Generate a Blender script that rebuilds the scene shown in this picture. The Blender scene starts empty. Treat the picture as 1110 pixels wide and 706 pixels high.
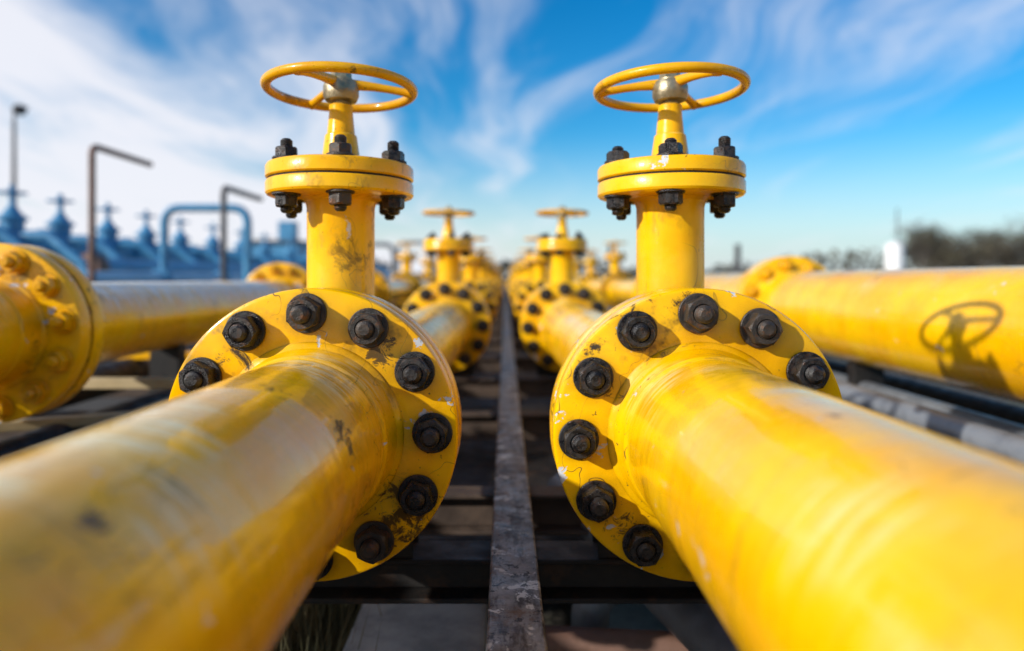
import bpy, math, random
from mathutils import Matrix, Vector, Euler
random.seed(7)
scene = bpy.context.scene
scene.view_settings.view_transform = 'Standard'
scene.view_settings.look = 'None'
scene.view_settings.exposure = 0
EYE = 1.1
col = scene.collection
R = math.radians

# ---------------------------------------------------------------- node helpers
class NT:
    def __init__(s, mat):
        s.t = mat.node_tree; s.n = s.t.nodes; s.l = s.t.links
    def node(s, typ, **kw):
        n = s.n.new(typ)
        for k, v in kw.items():
            setattr(n, k, v)
        return n
    def link(s, a, b): s.l.new(a, b)
    def val(s, sock, v):
        if isinstance(v, bpy.types.NodeSocket): s.link(v, sock)
        else: sock.default_value = v
    def math(s, op, a, b=None, c=None, clamp=False):
        n = s.node('ShaderNodeMath', operation=op); n.use_clamp = clamp
        s.val(n.inputs[0], a)
        if b is not None: s.val(n.inputs[1], b)
        if c is not None: s.val(n.inputs[2], c)
        return n.outputs[0]
    def mapr(s, v, a, b, c=0.0, d=1.0):
        n = s.node('ShaderNodeMapRange'); n.clamp = True
        n.interpolation_type = 'SMOOTHSTEP'
        s.val(n.inputs[0], v)
        n.inputs[1].default_value = a; n.inputs[2].default_value = b
        n.inputs[3].default_value = c; n.inputs[4].default_value = d
        return n.outputs[0]
    def mix(s, f, a, b, blend='MIX'):
        n = s.node('ShaderNodeMix', data_type='RGBA', blend_type=blend)
        s.val(n.inputs[0], f)
        s.val(n.inputs[6], a); s.val(n.inputs[7], b)
        return n.outputs[2]
    def noise(s, vec, scale, detail=4, rough=0.55, dist=0.0):
        n = s.node('ShaderNodeTexNoise')
        s.link(vec, n.inputs['Vector'])
        n.inputs['Scale'].default_value = scale
        n.inputs['Detail'].default_value = detail
        n.inputs['Roughness'].default_value = rough
        n.inputs['Distortion'].default_value = dist
        return n.outputs[0]
    def scalevec(s, vec, sc, rot=(0,0,0), loc=(0,0,0)):
        n = s.node('ShaderNodeMapping')
        s.link(vec, n.inputs[0])
        n.inputs['Scale'].default_value = sc
        n.inputs['Rotation'].default_value = rot
        n.inputs['Location'].default_value = loc
        return n.outputs[0]
    def bump(s, h, strength, dist=0.002):
        n = s.node('ShaderNodeBump')
        n.inputs['Strength'].default_value = strength
        n.inputs['Distance'].default_value = dist
        s.link(h, n.inputs['Height'])
        return n.outputs[0]
    def near(s, P, q, rad):
        d = s.node('ShaderNodeVectorMath', operation='DISTANCE')
        s.link(P, d.inputs[0]); d.inputs[1].default_value = q
        return s.mapr(d.outputs['Value'], 0, rad, 1, 0)

def newmat(name):
    m = bpy.data.materials.new(name); m.use_nodes = True
    nt = NT(m)
    bs = nt.n['Principled BSDF']
    geo = nt.node('ShaderNodeNewGeometry')
    return m, nt, bs, geo

def yellow(name, chalk_sheen=0.35, c1=(0.93,0.52,0.0,1), c2=(0.87,0.415,0.0,1), wear=1.0, rough=0.26, patchr=(.50,.64), chip=.70, cav=True,
           scuff=None, chips=None, chcol=(0.84,0.74,0.44,1), coat=.3, spec=.28, streak=.6):
    m, nt, bs, geo = newmat(name)
    P = geo.outputs['Position']
    c = nt.mix(nt.mapr(nt.noise(P, 5, 3), .35, .65), c1, c2)
    c = nt.mix(nt.mapr(nt.noise(P, 60, 3, .7), .45, .75, 0, .22), c, (0.95,0.60,0.0,1))
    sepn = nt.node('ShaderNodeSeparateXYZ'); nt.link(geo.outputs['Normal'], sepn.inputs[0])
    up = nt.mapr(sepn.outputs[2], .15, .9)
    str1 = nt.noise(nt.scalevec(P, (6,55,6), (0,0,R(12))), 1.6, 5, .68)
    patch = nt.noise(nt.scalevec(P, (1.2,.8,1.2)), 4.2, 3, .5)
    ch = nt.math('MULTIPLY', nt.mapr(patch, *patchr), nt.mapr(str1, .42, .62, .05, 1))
    ch = nt.math('MULTIPLY', nt.math('MULTIPLY', ch, up), chalk_sheen*2.0, clamp=True)  # pale upward faces: worn chalky paint plus sky sheen painted into the colour
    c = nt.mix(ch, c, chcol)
    gr = nt.mapr(nt.noise(nt.scalevec(P, (5,24,5), (0,0,R(-25))), 1.3, 5, .74), .54, .69, 0, .8*wear)
    gr = nt.math('MULTIPLY', gr, nt.mapr(nt.noise(nt.scalevec(P,(1,1,1),(0,0,0),(1,4,2)), 3.4, 2), .46, .62), clamp=True)
    c = nt.mix(gr, c, (0.21,0.12,0.012,1))
    so = nt.noise(nt.scalevec(P, (1,1.6,1), (.3,0,.5), (9,2,6)), 11, 7, .78, .6)
    so = nt.math('MULTIPLY', nt.mapr(so, .55, .65), nt.mapr(nt.noise(nt.scalevec(P,(1,1,1),(0,0,0),(5,5,1)), 4.0, 2), .50, .64, 0, .85*wear), clamp=True)
    if scuff:
        tx = nt.noise(nt.scalevec(P,(1,.5,1),(0,R(20),R(35))), 38, 7, .78, .8)
        for (q,rad,th) in scuff:
            v = nt.math('ADD', tx, nt.math('MULTIPLY', nt.near(P,q,rad), .30))
            so = nt.math('MAXIMUM', so, nt.mapr(v, th, th+.09, 0, .92))
    c = nt.mix(so, c, (0.035,0.025,0.012,1))
    w = nt.noise(nt.scalevec(P, (1,1,1), (.4,.7,.2), (3,1,2)), 8, 2, .5, .9)
    sc = nt.math('ABSOLUTE', nt.math('SUBTRACT', w, .5))
    sc = nt.mapr(sc, 0.0, .004, 1, 0)
    sc = nt.math('MULTIPLY', sc, nt.mapr(nt.noise(P, 4.3, 2), .48, .58))
    sc = nt.math('MULTIPLY', sc, min(1,.8*wear))
    c = nt.mix(sc, c, (0.10,0.055,0.02,1))
    cn = nt.noise(nt.scalevec(P, (1,1,1), (0,0,0), (7,3,1)), 14, 6, .62, .4)
    cp = nt.mapr(cn, chip-.02, chip, 0, min(1,wear))
    if chips:
        tx2 = nt.noise(P, 55, 5, .65, .4)
        for (q,rad) in chips:
            v = nt.math('ADD', tx2, nt.math('MULTIPLY', nt.near(P,q,rad), .26))
            cp = nt.math('MAXIMUM', cp, nt.mapr(v, .74, .76))
    c = nt.mix(cp, c, (0.58,0.61,0.65,1))
    sp = nt.mapr(nt.noise(P, 120, 3, .6), .66, .73, 0, min(1,.8*wear))
    sp = nt.math('MULTIPLY', sp, nt.mapr(nt.noise(P, 6, 2), .42, .6))
    c = nt.mix(sp, c, (0.06,0.035,0.015,1))
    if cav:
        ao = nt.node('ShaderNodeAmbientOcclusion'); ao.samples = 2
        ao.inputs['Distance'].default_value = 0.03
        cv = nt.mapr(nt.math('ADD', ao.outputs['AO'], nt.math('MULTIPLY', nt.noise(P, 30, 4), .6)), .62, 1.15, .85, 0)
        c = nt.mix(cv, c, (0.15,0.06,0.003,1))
    nt.link(c, bs.inputs['Base Color'])
    r = nt.mapr(nt.noise(P, 14, 4, .65), .3, .7, rough-.08, rough+.14)
    r = nt.math('ADD', r, nt.math('MULTIPLY', nt.math('ADD',gr,so), .35))
    nt.link(r, bs.inputs['Roughness'])
    bs.inputs['Specular IOR Level'].default_value = spec
    cw = nt.mapr(str1, .40, .60, coat*1.3, coat*.6)
    nt.link(cw, bs.inputs['Coat Weight'])
    bs.inputs['Coat Roughness'].default_value = .06
    h = nt.math('ADD', nt.math('MULTIPLY', nt.noise(P, 75, 3, .5), .5), nt.math('MULTIPLY', nt.noise(P, 7, 2), 2.6))
    h = nt.math('SUBTRACT', h, cp)
    h = nt.math('ADD', h, nt.math('MULTIPLY', str1, streak))
    b = nt.bump(h, .36, .0024)
    nt.link(b, bs.inputs['Normal'])
    nt.link(nt.bump(nt.noise(P, 16, 3, .5), .22, .0025), bs.inputs['Coat Normal'])
    return m

def metal(name, c1, c2, metallic=.3, rough=.45, scale=12, bumps=.4, streak=(1,1,1), rust=0):
    m, nt, bs, geo = newmat(name)
    P = geo.outputs['Position']
    V = nt.scalevec(P, streak)
    c = nt.mix(nt.mapr(nt.noise(V, scale, 5, .65), .35, .65), c1, c2)
    if rust:
        rs = nt.mapr(nt.noise(P, scale*1.7, 5, .7), .52, .66, 0, rust)
        c = nt.mix(rs, c, (0.13,0.055,0.022,1))
    nt.link(c, bs.inputs['Base Color'])
    bs.inputs['Metallic'].default_value = metallic
    nt.link(nt.mapr(nt.noise(P, scale*2, 4), .3, .7, rough-.1, rough+.18), bs.inputs['Roughness'])
    nt.link(nt.bump(nt.noise(P, scale*8, 4, .6), bumps, .0015), bs.inputs['Normal'])
    return m

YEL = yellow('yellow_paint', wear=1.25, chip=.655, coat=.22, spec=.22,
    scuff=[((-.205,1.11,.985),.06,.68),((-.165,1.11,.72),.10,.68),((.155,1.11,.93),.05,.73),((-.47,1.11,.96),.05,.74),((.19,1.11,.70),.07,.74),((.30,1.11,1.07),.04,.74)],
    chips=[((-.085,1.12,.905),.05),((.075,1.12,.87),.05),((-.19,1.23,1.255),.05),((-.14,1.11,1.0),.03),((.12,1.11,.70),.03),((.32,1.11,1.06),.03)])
YELN = yellow('yellow_neck_paint', wear=.8, chalk_sheen=.1, cav=False, coat=.3)
YELP = yellow('yellow_pipe_paint_rubbed', chalk_sheen=.5, wear=1.0, coat=.6, patchr=(.50,.61),
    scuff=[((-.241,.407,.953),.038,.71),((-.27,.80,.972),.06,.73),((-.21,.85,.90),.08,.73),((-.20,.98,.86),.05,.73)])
YELQ = yellow('yellow_pipe_paint', chalk_sheen=.28, wear=.55, coat=.6, patchr=(.53,.66), streak=.22,
    scuff=[((.30,.62,.975),.03,.74)])
YELC = yellow('yellow_pipe_paint_top_sheen', chalk_sheen=.42, patchr=(.3,.55), cav=False)  # white highlight along the pipe top is painted into the colour
YELL = yellow('yellow_pipe_paint_top_highlight', chalk_sheen=.9, patchr=(.05,.2), cav=False, chcol=(.80,.77,.72,1), coat=.5)  # blown-out highlight and sky reflection on top, painted as near-white colour
YELW = yellow('yellow_handwheel_paint', chalk_sheen=.05, c1=(.78,.39,.0,1), c2=(.64,.29,.001,1), cav=False)
NUT = metal('black_nut', (.010,.010,.012,1), (.045,.043,.042,1), .5, .28, 60, .9, rust=.35)
NUTR = metal('rusty_nut', (.03,.028,.026,1), (.07,.055,.045,1), .4, .45, 40, .8, rust=.9)
HUB = metal('hub_bronze', (.30,.25,.15,1), (.42,.36,.24,1), .75, .38, 30, .4)
GASK = metal('gasket', (.015,.014,.012,1), (.03,.025,.02,1), 0, .8, 30)
DARK = metal('dark_steel', (.008,.0075,.0075,1), (.02,.017,.015,1), .2, .6, 9, .5, rust=.25)
BROWN = metal('rusty_beam', (.045,.03,.022,1), (.09,.06,.042,1), .1, .7, 12, .5)
GREY = metal('grey_steel', (.13,.14,.155,1), (.20,.215,.235,1), .2, .45, 8, .3)
BLUE = metal('blue_paint', (.04,.19,.36,1), (.07,.28,.48,1), .0, .4, 4, .1)
BLUEL = metal('pale_blue_paint', (.22,.40,.55,1), (.32,.5,.64,1), .0, .4, 4, .1)
POST = metal('post_steel', (.05,.05,.055,1), (.09,.08,.08,1), .3, .5, 8, .1)
POSTB = metal('post_brown', (.14,.075,.05,1), (.2,.11,.08,1), .1, .6, 8, .1)
WHITE = metal('white_paint', (.7,.7,.68,1), (.8,.8,.78,1), 0, .5, 3, .1)
TAN = metal('tan_beam', (.34,.26,.13,1), (.46,.36,.2,1), 0, .7, 8, .3)

def railmat():
    m, nt, bs, geo = newmat('weathered_rail')
    P = geo.outputs['Position']
    c = nt.mix(nt.mapr(nt.noise(P, 14, 5, .7), .35, .65), (.15,.14,.13,1), (.30,.285,.265,1))
    c = nt.mix(nt.mapr(nt.noise(nt.scalevec(P,(12,3,12)), 2.2, 6, .75), .48, .60, 0, .9), c, (.05,.04,.033,1))
    c = nt.mix(nt.mapr(nt.noise(P, 13, 6, .72, .5), .57, .60, 0, .95), c, (.60,.58,.53,1))
    c = nt.mix(nt.mapr(nt.noise(P, 9, 5, .75), .54, .64, 0, .75), c, (.14,.075,.035,1))
    c = nt.mix(nt.mapr(nt.noise(P, 34, 5, .75), .57, .61, 0, .95), c, (.02,.018,.016,1))
    nt.link(c, bs.inputs['Base Color'])
    nt.link(nt.mapr(nt.noise(P, 20, 4), .3, .7, .3, .7), bs.inputs['Roughness'])
    bs.inputs['Metallic'].default_value = .2
    nt.link(nt.bump(nt.noise(P, 50, 5, .7), .8, .003), bs.inputs['Normal'])
    return m
RAIL = railmat()

def groundmat():
    m, nt, bs, geo = newmat('gravel_ground')
    P = geo.outputs['Position']
    v = nt.node('ShaderNodeTexVoronoi'); v.inputs['Scale'].default_value = 28
    nt.link(P, v.inputs['Vector'])
    c = nt.mix(v.outputs['Distance'], (.085,.072,.058,1), (.025,.022,.018,1))
    c = nt.mix(nt.mapr(nt.noise(P, .8, 5, .6), .50, .66), c, (.06,.06,.03,1))
    c = nt.mix(nt.mapr(nt.noise(P, .05, 4, .6), .45, .6, 0, .6), c, (.15,.13,.09,1))
    nt.link(c, bs.inputs['Base Color'])
    bs.inputs['Roughness'].default_value = .9
    nt.link(nt.bump(v.outputs['Distance'], .6, .02), bs.inputs['Normal'])
    return m
GROUND = groundmat()
CONC = metal('concrete', (.22,.22,.21,1), (.38,.37,.35,1), 0, .85, 7, .5)
BARK = metal('bark', (.05,.042,.036,1), (.08,.07,.06,1), 0, .9, 3, .1)
TWIG = metal('twigs', (.05,.04,.027,1), (.085,.075,.04,1), 0, .9, .4, .1)
GRASS = metal('dry_grass', (.07,.07,.03,1), (.15,.11,.05,1), 0, .8, 5, .1)

# ---------------------------------------------------------------- mesh builder
class MB:
    def __init__(s): s.v=[]; s.f=[]; s.m=[]; s.mats=[]
    def mi(s, mat):
        if mat not in s.mats: s.mats.append(mat)
        return s.mats.index(mat)
    def add(s, vs, fs, mat, M=None):
        o = len(s.v)
        for p in vs:
            p = Vector(p)
            s.v.append(tuple(M @ p) if M is not None else tuple(p))
        k = s.mi(mat)
        for f in fs:
            s.f.append(tuple(o+i for i in f)); s.m.append(k)
    def lathe(s, prof, mat, M=None, seg=64, cap=True):
        vs=[]; fs=[]
        for (r,z) in prof:
            for j in range(seg):
                a = 2*math.pi*j/seg
                vs.append((r*math.cos(a), r*math.sin(a), z))
        n=len(prof)
        for i in range(n-1):
            for j in range(seg):
                k=(j+1)%seg
                fs.append((i*seg+j, i*seg+k, (i+1)*seg+k, (i+1)*seg+j))
        if cap:
            fs.append(tuple(reversed(range(seg))))
            fs.append(tuple((n-1)*seg+j for j in range(seg)))
        s.add(vs, fs, mat, M)
    def torus(s, Rr, r, mat, M=None, seg=72, ms=12, sq=1.0):
        vs=[]; fs=[]
        for i in range(seg):
            a=2*math.pi*i/seg
            for j in range(ms):
                b=2*math.pi*j/ms
                q=Rr+r*math.cos(b)
                vs.append((q*math.cos(a), q*math.sin(a), r*sq*math.sin(b)))
        for i in range(seg):
            for j in range(ms):
                i2=(i+1)%seg; j2=(j+1)%ms
                fs.append((i*ms+j, i2*ms+j, i2*ms+j2, i*ms+j2))
        s.add(vs, fs, mat, M)
    def box(s, c, d, mat, M=None):
        x,y,z=c; a,b,e=d[0]/2,d[1]/2,d[2]/2
        vs=[(x+i*a,y+j*b,z+k*e) for i in(-1,1) for j in(-1,1) for k in(-1,1)]
        fs=[(0,1,3,2),(4,6,7,5),(0,4,5,1),(2,3,7,6),(0,2,6,4),(1,5,7,3)]
        s.add(vs, fs, mat, M)
    def sweep(s, pts, r, mat, seg=12, M=None, radii=None):
        pts=[Vector(p) for p in pts]; n=len(pts)
        t0=(pts[1]-pts[0]).normalized()
        up=Vector((0,0,1)) if abs(t0.z)<.9 else Vector((1,0,0))
        nrm=t0.cross(up).normalized()
        vs=[]; fs=[]
        for i in range(n):
            if i==0: t=t0
            elif i==n-1: t=(pts[i]-pts[i-1]).normalized()
            else: t=((pts[i+1]-pts[i]).normalized()+(pts[i]-pts[i-1]).normalized()).normalized()
            nrm=(nrm-t*nrm.dot(t)).normalized(); b=t.cross(nrm)
            rr=radii[i] if radii else r
            for j in range(seg):
                a=2*math.pi*j/seg
                vs.append(pts[i]+nrm*rr*math.cos(a)+b*rr*math.sin(a))
        for i in range(n-1):
            for j in range(seg):
                k=(j+1)%seg
                fs.append((i*seg+j,(i+1)*seg+j,(i+1)*seg+k,i*seg+k))
        fs.append(tuple(range(seg))); fs.append(tuple((n-1)*seg+j for j in reversed(range(seg))))
        s.add(vs, fs, mat, M)
    def mesh(s, name, ang=32, flat=False):
        me=bpy.data.meshes.new(name)
        me.from_pydata(s.v, [], s.f)
        for m in s.mats: me.materials.append(m)
        me.polygons.foreach_set('material_index', s.m)
        if not flat:
            me.polygons.foreach_set('use_smooth', [True]*len(s.f))
            me.set_sharp_from_angle(angle=R(ang))
        me.update()
        return me

def obj(name, me, loc=(0,0,0), parent=None, rot=None):
    o=bpy.data.objects.new(name, me); col.objects.link(o)
    o.location=loc
    if rot: o.rotation_euler=rot
    if parent: o.parent=parent
    return o
def empty(name, loc):
    o=bpy.data.objects.new(name, None); col.objects.link(o); o.location=loc
    o.empty_display_size=.1
    return o
def rounded(pts, rad, n=6):
    pts=[Vector(p) for p in pts]; out=[pts[0]]
    for i in range(1,len(pts)-1):
        a=(pts[i-1]-pts[i]).normalized(); b=(pts[i+1]-pts[i]).normalized()
        p0=pts[i]+a*rad; p2=pts[i]+b*rad
        for k in range(n+1):
            t=k/n
            out.append(p0*(1-t)**2+pts[i]*2*t*(1-t)+p2*t*t)
    out.append(pts[-1]); return out

TOY = Matrix.Rotation(R(-90),4,'X')   # local z -> +y

def nut(mb, M, r=.029, h=.026, mat=None, stud=.014, washer=True):
    mat=mat or NUT
    if washer:
        mb.lathe([(r*1.18,0),(r*1.18,.003),(r*1.13,.0042)], mat, M, 32)
    z0=.0042
    vs=[];fs=[]
    N=36
    def hexr(a):
        a=(a % (math.pi/3)) - math.pi/6
        return r*math.cos(math.pi/6)/math.cos(a)
    def ring(f,z):
        for j in range(N):
            a=2*math.pi*j/N
            rr=f(a); vs.append((rr*math.cos(a), rr*math.sin(a), z(a) if callable(z) else z))
    apo=r*math.cos(math.pi/6)
    ring(hexr, z0)
    ring(hexr, lambda a: z0+h-.0015-(hexr(a)-apo)*.75)
    ring(lambda a: apo*.97, z0+h)
    ring(lambda a: r*.60, z0+h)
    ring(lambda a: r*.55, z0+h-.002)
    for i in range(4):
        for j in range(N):
            k=(j+1)%N
            fs.append((i*N+j,i*N+k,(i+1)*N+k,(i+1)*N+j))
    fs.append(tuple(4*N+j for j in range(N)))
    mb.add(vs,fs,mat,M)
    if stud>0:
        rs=r*.52; z=z0+h-.003
        prof=[(rs,z)]
        n=max(2,int(stud/.003))
        for i in range(n):
            zz=z+stud*i/n
            prof+= [(rs,zz+stud/n*.3),(rs*.92,zz+stud/n*.8)]
        prof+=[(rs*.9,z+stud),(rs*.6,z+stud+.003)]
        mb.lathe(prof, mat, M, 24)

RP=.133
def flange_meshes(k=1.0, rp=RP, nb=12, seg=128, nmat=None, ph0=0):
    mb=MB()
    o=k*.24
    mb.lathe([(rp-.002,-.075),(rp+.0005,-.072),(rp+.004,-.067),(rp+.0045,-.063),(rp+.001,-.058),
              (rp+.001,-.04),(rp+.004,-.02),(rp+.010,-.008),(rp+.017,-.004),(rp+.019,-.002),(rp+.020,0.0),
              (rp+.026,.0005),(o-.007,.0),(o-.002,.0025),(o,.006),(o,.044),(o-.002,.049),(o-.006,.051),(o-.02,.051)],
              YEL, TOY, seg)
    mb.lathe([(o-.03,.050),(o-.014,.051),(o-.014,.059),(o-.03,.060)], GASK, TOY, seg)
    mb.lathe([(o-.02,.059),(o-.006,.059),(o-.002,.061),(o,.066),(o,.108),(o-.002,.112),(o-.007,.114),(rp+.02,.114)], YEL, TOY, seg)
    fl=mb.mesh('flange_pair')
    mb=MB()
    rb=.2*k
    for i in range(nb):
        a=2*math.pi*i/nb+R(ph0)
        ph=random.uniform(0,math.pi/3)
        jr=rb+random.uniform(-.001,.001)
        M=Matrix.Translation((jr*math.cos(a),-.0005,jr*math.sin(a)))@Matrix.Rotation(R(90),4,'X')@Matrix.Rotation(ph,4,'Z')
        nut(mb,M,r=.0278,stud=random.choice([.008,.012,.018]),mat=nmat or random.choice([NUT,NUT,NUT,NUTR]))
        M=Matrix.Translation((rb*math.cos(a),.1145,rb*math.sin(a)))@Matrix.Rotation(R(-90),4,'X')@Matrix.Rotation(ph,4,'Z')
        nut(mb,M,r=.0278,stud=.01,mat=nmat)
    return fl, mb.mesh('flange_nuts')
FL, FN = flange_meshes(ph0=1.5)
FNY = flange_meshes(nmat=YELW,ph0=9)[1]

mb=MB()
mb.lathe([(.15,.112),(.158,.125),(.17,.15),(.174,.21),(.17,.27),(.155,.31),(.14,.34),(.136,.355),(.134,.37)], YELN, TOY, 96)
BODY=mb.mesh('valve_body')
VY=.21
def vz(h): return h+.256
mb=MB(); T=Matrix.Translation((0,VY,0))
mb.lathe([(.072,.10),(.070,vz(-.07)),(.066,vz(-.045)),(.064,vz(-.03)),(.064,vz(.135)),(.067,vz(.147)),(.074,vz(.153)),(.085,vz(.1545)),
          (.130,vz(.155)),(.136,vz(.157)),(.139,vz(.161)),(.139,vz(.180)),(.137,vz(.184)),(.12,vz(.185))], YELN, T, 96)
mb.lathe([(.11,vz(.184)),(.134,vz(.1845)),(.134,vz(.1885)),(.11,vz(.189))], GASK, T, 96)
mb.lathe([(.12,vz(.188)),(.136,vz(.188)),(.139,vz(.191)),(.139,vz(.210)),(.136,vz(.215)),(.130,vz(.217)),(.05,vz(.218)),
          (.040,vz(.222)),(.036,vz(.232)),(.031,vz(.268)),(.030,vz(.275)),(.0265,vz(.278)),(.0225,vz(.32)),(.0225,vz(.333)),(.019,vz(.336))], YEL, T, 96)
BONNET=mb.mesh('bonnet')
def bonnet_bolts(ph):
    mb=MB()
    for i in range(6):
        a=R(-90+ph+60*i)
        x=.111*math.cos(a); y=.111*math.sin(a)+VY
        q=random.uniform(0,1)
        m=random.choice([NUT,NUT,NUTR])
        nut(mb, Matrix.Translation((x,y,vz(.2165)))@Matrix.Rotation(q,4,'Z'), r=.0215,h=.018,mat=m,stud=random.choice([.010,.016,.02]))
        nut(mb, Matrix.Translation((x,y,vz(.1555)))@Matrix.Rotation(q,4,'Z')@Matrix.Rotation(math.pi,4,'X'), r=.0215,h=.021,mat=m,stud=.011)
    return mb.mesh('bonnet_bolts')
BBL=bonnet_bolts(13); BBR=bonnet_bolts(-13)
mb=MB()
mb.lathe([(.014,vz(.33)),(.014,vz(.345)),(.012,vz(.346)),(.012,vz(.40)),(.009,vz(.403))], HUB, T, 24)
STEM=mb.mesh('valve_stem')
mb=MB()
mb.torus(.138,.0098,YELW,None,96,14,.95)
for i in range(3):
    a=2*math.pi*i/3
    pts=[]
    for t in [0,.15,.35,.6,.85,1]:
        rr=.02+.116*t
        z=.012*math.sin(math.pi*min(1,(1-t)*1.0)*.5)
        pts.append((rr*math.cos(a),rr*math.sin(a),z-.002))
    mb.sweep(pts,.008,YELW,12,radii=[.011,.010,.0085,.0078,.008,.010])
mb.lathe([(.022,-.024),(.030,-.022),(.034,-.012),(.034,.004),(.030,.014),(.020,.018)],HUB,None,40)
nut(mb, Matrix.Translation((0,0,.016)), r=.020,h=.014,mat=HUB,stud=.006)
WHEEL=mb.mesh('handwheel')

def gate_valve(x,y,z,mir=False,wrot=0):
    e=empty('gate_valve',(x,y,z))
    obj('flanges',FL,parent=e); obj('flange_nuts',FN,parent=e)
    obj('body',BODY,parent=e); obj('bonnet',BONNET,parent=e)
    obj('bonnet_bolts',BBR if mir else BBL,parent=e)
    obj('stem',STEM,parent=e)
    obj('handwheel',WHEEL,(0,VY,vz(.365)),e,(R(random.uniform(-1,1)),0,wrot))
    return e
PZ=EYE-.256; PX=.318
YS=[1.11+2.5*i for i in range(14)]
for i,y in enumerate(YS):
    gate_valve(-PX,y,PZ,False,R(10) if i==0 else random.uniform(0,6))
    gate_valve( PX,y,PZ,True, R(55) if i==0 else random.uniform(0,6))

def pipe(name,x,z,y0,y1,r,mat,seg=128,weld=True):
    mb=MB()
    L=y1-y0; prof=[(r-.008,0),(r,0.0005)]
    if weld and L>1:
        w=L*.62
        prof+=[(r,w-.006),(r+.002,w-.003),(r+.0025,w),(r+.002,w+.003),(r,w+.006)]
    prof+=[(r,L-.0005),(r-.008,L)]
    mb.lathe(prof,mat,TOY,seg)
    return obj(name,mb.mesh(name),(x,y0,z))
for sx in(-1,1):
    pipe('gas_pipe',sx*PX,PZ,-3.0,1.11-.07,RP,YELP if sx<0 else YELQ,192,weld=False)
    for i in range(len(YS)-1):
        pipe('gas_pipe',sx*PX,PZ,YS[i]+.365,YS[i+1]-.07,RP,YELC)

LX,LZ=-1.36,EYE-.145
LY=[1.80,4.10,6.6]
def flange_unit(x,y,z,fl,fn):
    e=empty('pipe_flange',(x,y,z))
    obj('flange_pair',fl,parent=e); obj('flange_nuts',fn,parent=e)
    return e
prev=-3
for y in LY:
    flange_unit(LX,y,LZ,FL,FNY)
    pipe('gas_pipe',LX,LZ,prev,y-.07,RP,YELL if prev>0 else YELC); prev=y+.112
for i in range(8):
    y=9.2+2.6*i
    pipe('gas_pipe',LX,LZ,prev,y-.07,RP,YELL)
    gate_valve(LX,y,LZ,False,random.uniform(0,6)); prev=y+.365
RX,RZ,RR=1.45,EYE-.155,.19
FL2,FN2=flange_meshes(1.12,RR,12,nmat=YELW,ph0=7)
RYS=[3.46,6.3]
prev=-3
for y in RYS:
    flange_unit(RX,y,RZ,FL2,FN2)
    pipe('gas_pipe',RX,RZ,prev,y-.07,RR,YELQ,160,weld=False); prev=y+.112
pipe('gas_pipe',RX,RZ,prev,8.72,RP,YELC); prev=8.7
for i in range(8):
    y=8.8+2.6*i
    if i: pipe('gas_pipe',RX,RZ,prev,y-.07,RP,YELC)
    gate_valve(RX,y,RZ,True,random.uniform(0,6)); prev=y+.365

# ---------- pipe rack steel
def beam(name,c,d,mat,bev=.004,rot=None):
    mb=MB(); mb.box((0,0,0),d,mat)
    o=obj(name,mb.mesh(name,flat=True),c,rot=rot)
    b=o.modifiers.new('bev','BEVEL'); b.width=bev; b.segments=2
    return o
beam('steel_rail',(.015,15.5,EYE-.5-.02),(.084,34,.04),RAIL,.004)
def ibeam_x(name,y,ztop,h,w,x0,x1,mat,t=.010):
    mb=MB(); L=x1-x0; cx=(x0+x1)/2
    mb.box((cx,0,-t/2),(L,w,t),mat)
    mb.box((cx,0,-h/2),(L,t*.9,h-2*t-.002),mat)
    mb.box((cx,0,-h+t/2),(L,w,t),mat)
    o=obj(name,mb.mesh(name,flat=True),(0,y,ztop))
    b=o.modifiers.new('bev','BEVEL'); b.width=.002; b.segments=1
    return o
ibeam_x('support_beam',1.36,EYE-.5405,.085,.10,-2.6,2.2,DARK)
for i,y in enumerate([1.74,2.75,3.7,4.7,5.9,7.1,8.4,9.7,11,13,15,18,21,25,30]):
    ibeam_x('support_beam',y,EYE-.5405,.10,.08,-2.6,2.2,BROWN)
for sx in(-1,1):
    for y in [1.36]+[v+.2 for v in YS[1:]]:
        mb=MB()
        vs=[];n=16
        for k in range(n+1):
            a=R(215+110*k/n)
            for q in(-.04,.04):
                vs.append(((.176)*math.cos(a),q,(.176)*math.sin(a)))
            for q in(-.04,.04):
                vs.append((.17*math.cos(a),q,-.284))
        fs=[]
        for k in range(n):
            b=4*k;c=4*(k+1)
            fs+=[(b,c,c+1,b+1),(b,b+2,c+2,c),(b+1,c+1,c+3,b+3),(b+2,b+3,c+3,c+2)]
        mb.add(vs,fs,DARK)
        obj('pipe_saddle',mb.mesh('pipe_saddle',flat=True),(sx*PX,y,PZ))
for (x,zc,r,ys) in ((LX,LZ,RP,[2.75,4.7,7.1,11,15,21]),(RX,RZ,RR,[1.74,2.75,4.7,7.1,11,15,21])):
    for y in ys:
        rr = r if (x<0 or y<8) else RP
        h=(zc-rr+.012)-(EYE-.5405)
        beam('pipe_support',(x,y,EYE-.5405+h/2),(.12,.06,h),DARK)
beam('shade_sheet',(0,16.8,EYE-.70),(2.4,30,.02),DARK)  # dark sheet added to stand in for the black shade under the pipes
for y in [3.7,7.1,11,15,21,30]:
    for x in(-2.5,-.9,.9,2.1):
        beam('rack_column',(x,y,(EYE-.64-.003)/2),(.08,.078,EYE-.64-.006),DARK)
for y in [1.36]:
    for x in(-2.5,-.8,.95,2.1):
        beam('rack_column',(x,y,(EYE-.6255-.003)/2),(.08,.078,EYE-.6255-.006),DARK)

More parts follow.
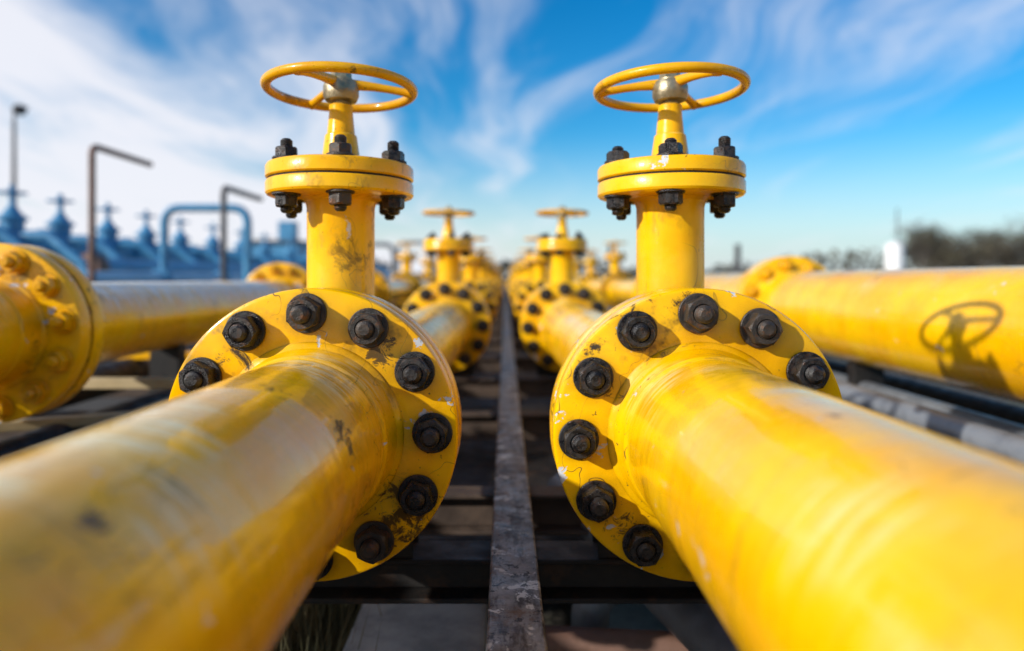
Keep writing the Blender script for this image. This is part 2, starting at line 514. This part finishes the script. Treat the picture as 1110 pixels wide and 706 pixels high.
def tube(name,pts,r,mat,seg=20,rad=None):
    mb=MB()
    mb.sweep(rounded(pts,rad) if rad else pts,r,mat,seg)
    return obj(name,mb.mesh(name))
tube('grey_pipe',[(1.24,-2,EYE-.425),(1.24,26,EYE-.425)],.045,GREY,32)
tube('grey_pipe',[(1.44,-2,EYE-.46),(1.44,26,EYE-.46)],.05,GREY,32)
tube('grey_pipe',[(1.12,-2,EYE-.50),(1.12,26,EYE-.50)],.03,DARK,32)
tube('grey_pipe',[(1.72,-2,EYE-.48),(1.72,26,EYE-.48)],.05,DARK,32)
tube('service_pipe',[(-1.06,-2,EYE-.40),(-1.06,26,EYE-.40)],.024,TAN,24)
tube('service_pipe',[(-.90,-2,EYE-.49),(-.90,26,EYE-.49)],.03,DARK,24)
tube('service_pipe',[(-1.30,-2,EYE-.47),(-1.30,26,EYE-.47)],.05,DARK,24)
tube('service_pipe',[(-1.75,-2,EYE-.44),(-1.75,26,EYE-.44)],.07,DARK,24)
tube('service_pipe',[(-2.05,-2,EYE-.40),(-2.05,26,EYE-.40)],.05,GREY,24)
beam('cross_brace',(-1.35,2.35,EYE-.36),(1.0,.05,.035),TAN)
beam('cross_brace',(-1.35,3.2,EYE-.36),(1.0,.05,.035),YELW)
beam('cross_brace',(-1.30,2.0,EYE-.42),(.9,.045,.03),TAN,rot=(0,0,R(24)))
beam('cross_brace',(-1.15,1.72,EYE-.455),(.75,.05,.03),TAN,rot=(0,0,R(40)))
tube('grey_pipe',[(.16,1.95,.50),(.34,1.50,.42),(.44,1.26,.38)],.05,GREY,28)
tube('grey_pipe',[(.20,1.62,0.0),(.20,1.62,.36),(.42,1.74,.36),(1.6,1.74,.36)],.045,GREY,28,.07)
tube('grey_pipe',[(.08,1.5,.30),(.9,1.42,.30)],.035,POSTB,24)
tube('blue_drain_pipe',[(.12,2.0,.34),(.30,1.86,.36),(1.3,1.86,.36)],.05,BLUEL,24,.06)

# ---------- ground
mb=MB(); mb.add([(-900,-300,0),(900,-300,0),(900,1500,0),(-900,1500,0)],[(0,1,2,3)],GROUND)
obj('ground',mb.mesh('ground',flat=True))
beam('concrete_plinth',(-.20,1.50,.15),(.31,.62,.30),CONC,.012)
beam('concrete_plinth',(.75,2.5,.02),(.9,1.2,.04),CONC,.01)
mb=MB()
for i in range(1500):
    x=random.gauss(-.52,.10); y=random.uniform(1.3,2.2); h=random.uniform(.15,.42)
    a=random.uniform(0,6.28); w=.003; lx=random.gauss(0,.06); ly=random.gauss(0,.06)
    dx,dy=w*math.cos(a),w*math.sin(a)
    mb.add([(x-dx,y-dy,0),(x+dx,y+dy,0),(x+dx*.7+lx*.4,y+dy*.7+ly*.4,h*.6),(x-dx*.7+lx*.4,y-dy*.7+ly*.4,h*.6),(x+lx,y+ly,h)],
           [(0,1,2,3),(3,2,4)],GRASS)
obj('grass_tuft',mb.mesh('grass_tuft',flat=True))

# ---------- left blue manifold
BX=-6.0
mb=MB()
mb.sweep([(BX,5,EYE+.42),(BX,34,EYE+.42)],.17,BLUE,28)
mb.sweep([(BX+.9,8.5,EYE+.13),(BX+.9,34,EYE+.13)],.13,BLUE,28)
mb.sweep([(BX+.5,6,EYE-.25),(BX+.5,34,EYE-.25)],.15,BLUEL,28)
mb.sweep([(BX+1.5,7,EYE-.02),(BX+1.5,34,EYE-.02)],.10,BLUEL,28)
for y in range(6,34,2):
    mb.box((BX,y,(EYE+.25)/2),(.12,.12,EYE+.25),BLUE)
    mb.box((BX+.9,y+.4,(EYE)/2),(.1,.1,EYE),BLUE)
    mb.box((BX+1.5,y+1,(EYE-.1)/2),(.09,.09,EYE-.1),BLUE)
for y in [7.2,8.9,10.8,13,16,20]:
    for (xx,zz_,rr) in ((BX,EYE+.42,.23),(BX+1.5,EYE-.02,.15)):
        mb.lathe([(rr,-.05),(rr,-.01),(rr-.02,-.008),(rr-.02,.008),(rr,.01),(rr,.05)],BLUE,Matrix.Translation((xx,y,zz_))@TOY,28)
obj('blue_pipe_manifold',mb.mesh('blue_pipe_manifold'))
mb=MB()
mb.lathe([(.05,-.05),(.12,.0),(.13,.05),(.13,.16),(.17,.17),(.17,.21),(.13,.22),(.09,.27),(.05,.33),(.035,.36),(.035,.58),(.02,.6)],BLUE,Matrix.Translation((0,0,.12)),32)
mb.torus(.15,.012,BLUE,Matrix.Translation((0,0,.62)),40,8)
for i in range(4):
    a=i*math.pi/2
    mb.sweep([(0,0,.62),(.15*math.cos(a),.15*math.sin(a),.62)],.01,BLUE,8)
mb.sweep([(0,0,.1),(.45,0,.1),(.9,0,-.28)],.07,BLUE,16)
BV=mb.mesh('blue_valve')
for y in [5.6,6.5,7.4,8.3,9.2,10.3,11.4,12.6,14,15.5,17,19,21,24,27]:
    obj('blue_gate_valve',BV,(BX,y,EYE+.42),rot=(0,0,random.uniform(-.2,.2)))
mb=MB(); mb.lathe([(.10,-.12),(.17,-.11),(.19,0),(.17,.11),(.10,.12)],POSTB,TOY,32)
obj('red_end_cap',mb.mesh('red_end_cap'),(BX+.9,8.4,EYE+.13))
tube('vent_pipe',[(-4.24,7,0),(-4.24,7,EYE+1.36),(-4.24,8.15,EYE+1.36)],.034,POSTB,16,.1)
tube('vent_pipe',[(-3.55,8.6,0),(-3.55,8.6,EYE+1.15),(-3.55,9.9,EYE+1.15)],.038,POST,16,.1)
tube('pipe_arch',[(-4.5,9,0),(-4.5,9,EYE+.93),(-3.4,9,EYE+.93),(-3.4,9,0)],.055,BLUE,20,.22)
tube('pipe_arch',[(-3.1,14,0),(-3.1,14,EYE+.7),(-2.3,14,EYE+.7),(-2.3,14,0)],.05,GREY,20,.2)
tube('pipe_arch',[(-3.0,19,0),(-3.0,19,EYE+1.0),(-2.0,19,EYE+1.0),(-2.0,19,0)],.05,GREY,20,.2)
e=empty('blue_pump_house',(-7.2,22,0))
def part(n,c,d,mat):
    mb=MB(); mb.box(c,d,mat); obj(n,mb.mesh(n,flat=True),parent=e)
part('walls',(0,0,1.1),(1.6,2,2.2),BLUE); part('roof',(0,0,2.24),(1.8,2.2,.08),POST)
part('door',(.3,-1.01,.9),(.6,.03,1.8),BLUEL); part('window',(-.45,-1.01,1.5),(.4,.03,.5),POST)
part('vent_stack',(.2,0,2.6),(.5,.5,.65),BLUE)
mb=MB()
mb.sweep([(0,0,0),(0,0,6.9)],.08,POST,12,radii=[.11,.06])
mb.sweep(rounded([(0,0,6.8),(0,0,7.25),(.5,0,7.35)],.15),.045,POST,10)
mb.lathe([(.06,-.22),(.2,-.15),(.24,0),(.18,.12),(.05,.18)],POST,Matrix.Translation((.2,0,7.3)),20)
obj('street_lamp',mb.mesh('street_lamp'),(-18.0,25,0))
mb=MB()
mb.lathe([(.5,0),(.5,3.0),(.45,3.1),(.2,3.25)],WHITE,None,32)
mb.sweep([(.15,0,3.1),(.15,0,5.2)],.04,POST,8)
obj('white_vent_stack',mb.mesh('white_vent_stack'),(22.8,40,0))
tube('marker_post',[(10.2,30,0),(10.2,30,EYE+1.5)],.13,POST,10)
tube('marker_post',[(4.6,30,0),(4.6,30,EYE+1.5)],.08,POST,10)
e=empty('warehouse',(13.5,45,0))
part('walls',(0,0,.75),(5,4,1.5),GREY); part('roof',(0,0,1.55),(5.3,4.3,.1),POST)
for k in range(4): part('window_%d'%k,(-1.8+1.2*k,-2.01,.95),(.6,.03,.5),POST)
e=empty('warehouse',(-24,60,0))
part('walls',(0,0,1.2),(9,5,2.4),GREY); part('roof',(0,0,2.46),(9.4,5.4,.12),POST)
for k in range(5): part('window_%d'%k,(-3.4+1.7*k,-2.51,1.4),(.8,.03,.7),POST)

# ---------- trees (bare, distant)
mb=MB()
def branch(p,d,L,r,lvl):
    q=p+d*L
    mb.sweep([p,p+d*L*.5+Vector((random.gauss(0,.04),random.gauss(0,.04),0))*L,q],r,BARK,4,radii=[r,r*.8,r*.6])
    if lvl==0:
        for _ in range(6):
            c=q+Vector((random.gauss(0,.35),random.gauss(0,.35),random.gauss(0,.35)))
            s=random.uniform(.08,.2)
            u=Vector((random.gauss(0,1),random.gauss(0,1),random.gauss(0,1))).normalized()
            w=u.orthogonal().normalized()
            mb.add([c-u*s,c+w*s*.5,c+u*s,c-w*s*.5],[(0,1,2,3)],TWIG)
        return
    for _ in range(3 if lvl<3 else 4):
        nd=(d+Vector((random.gauss(0,.55),random.gauss(0,.55),random.gauss(.1,.3)))).normalized()
        branch(p+d*L*random.uniform(.55,1),nd,L*random.uniform(.6,.8),r*.55,lvl-1)
for i in range(44):
    y=random.uniform(52,85)
    x=y*random.uniform(.60,1.15) if i%3 else y*random.uniform(.60,.80)
    h=random.uniform(1.1,2.5)*(y/60)
    branch(Vector((x,y,0)),Vector((random.gauss(0,.05),0,1)).normalized(),h,.14,4)
obj('distant_trees',mb.mesh('distant_trees',flat=True))
mb=MB()
for i in range(12000):
    x=random.uniform(-260,260)
    top=3.4+1.6*math.sin(x*.11)+1.2*math.sin(x*.37+1)+random.uniform(0,1.2)+ (3.0 if x>75 else 0)
    y=random.uniform(150,175)
    z=top*(random.random()**.7); s=random.uniform(.3,.8)
    u=Vector((random.gauss(0,1),random.gauss(0,1),random.gauss(0,1))).normalized(); w=u.orthogonal().normalized()
    c=Vector((x,y,z))
    mb.add([c-u*s,c+w*s,c+u*s,c-w*s],[(0,1,2,3)],TWIG)
obj('tree_line',mb.mesh('tree_line',flat=True))

# ---------------------------------------------------------------- light
L=Vector((.775,.483,-.408)).normalized()
sun=bpy.data.lights.new('sun','SUN'); sun.energy=4.9; sun.angle=R(1.0); sun.color=(1,.95,.88)
so=obj('sun',sun); so.rotation_euler=L.to_track_quat('-Z','Y').to_euler()
so.location=(-6,-4,6)
w=bpy.data.worlds.new('World'); scene.world=w; w.use_nodes=True
nt=NT(w); bg=nt.n['Background']
sky=nt.node('ShaderNodeTexSky',sky_type='NISHITA'); sky.sun_disc=False
sky.sun_elevation=math.asin(.408); sky.sun_rotation=math.atan2(-.775,-.483)
sky.air_density=1.0; sky.dust_density=.5; sky.ozone_density=2.5
hs=nt.node('ShaderNodeHueSaturation'); hs.inputs['Saturation'].default_value=1.48; hs.inputs['Value'].default_value=1.36
nt.link(sky.outputs[0],hs.inputs['Color'])
base=nt.mix(1.0,hs.outputs[0],(.64,1.10,1.12,1),'MULTIPLY')
tc=nt.node('ShaderNodeTexCoord'); D=tc.outputs['Generated']
sp=nt.node('ShaderNodeSeparateXYZ'); nt.link(D,sp.inputs[0])
z=nt.math('MAXIMUM',sp.outputs[2],0.0); zz=nt.math('ADD',z,.10)
px=nt.math('DIVIDE',sp.outputs[0],zz); py=nt.math('DIVIDE',sp.outputs[1],zz)
cm=nt.node('ShaderNodeCombineXYZ'); nt.link(px,cm.inputs[0]); nt.link(py,cm.inputs[1])
V=cm.outputs[0]
wn=nt.node('ShaderNodeTexNoise'); nt.link(V,wn.inputs['Vector']); wn.inputs['Scale'].default_value=.55; wn.inputs['Detail'].default_value=2
wv=nt.node('ShaderNodeVectorMath',operation='MULTIPLY_ADD')
nt.link(wn.outputs['Color'],wv.inputs[0]); wv.inputs[1].default_value=(1.0,1.0,0); nt.link(V,wv.inputs[2])
W=wv.outputs[0]
st=nt.noise(nt.scalevec(W,(1.0,.26,1),(0,0,R(10)),(2.3,.4,0)),1.8,10,.60,.5)
big=nt.noise(nt.scalevec(W,(.6,.32,1),(0,0,R(-8)),(5.1,1.7,0)),1.1,4,.5,.4)
left=nt.mapr(px,-1.9,.9,.19,-.085)
dens=nt.math('ADD',nt.math('ADD',nt.math('MULTIPLY',st,.6),nt.math('MULTIPLY',big,.4)),left)
dens=nt.mapr(dens,.44,.71,0,.94)
ve=nt.noise(nt.scalevec(W,(1.3,.16,1),(0,0,R(28)),(1.1,7.3,0)),1.3,9,.62,.4)
vm=nt.noise(nt.scalevec(V,(.5,.3,1),(0,0,0),(3.1,2.2,0)),1.0,2,.5)
ve=nt.math('MULTIPLY',nt.mapr(ve,.48,.72,0,.62),nt.mapr(vm,.42,.62))
dens=nt.math('MAXIMUM',dens,ve)
haze=nt.mapr(sp.outputs[2],-.02,.22,.88,0)
hz=nt.mix(nt.mapr(px,-6,6),(9.0,8.2,8.1,1),(6.8,7.4,8.3,1))
c=nt.mix(haze,base,hz)
c=nt.mix(dens,c,(9.0,9.1,9.8,1))
nt.link(c,bg.inputs['Color']); bg.inputs['Strength'].default_value=.1

# ---------------------------------------------------------------- camera
cd=bpy.data.cameras.new('camera'); co=obj('camera',cd,(0,0,EYE)); co.rotation_euler=(R(90),0,0)
cd.lens=24; cd.sensor_width=36; cd.shift_y=-51/1110; cd.shift_x=7/1110
cd.clip_start=.02; cd.clip_end=3000
cd.dof.use_dof=True; cd.dof.focus_distance=1.07; cd.dof.aperture_fstop=1.5
scene.camera=co
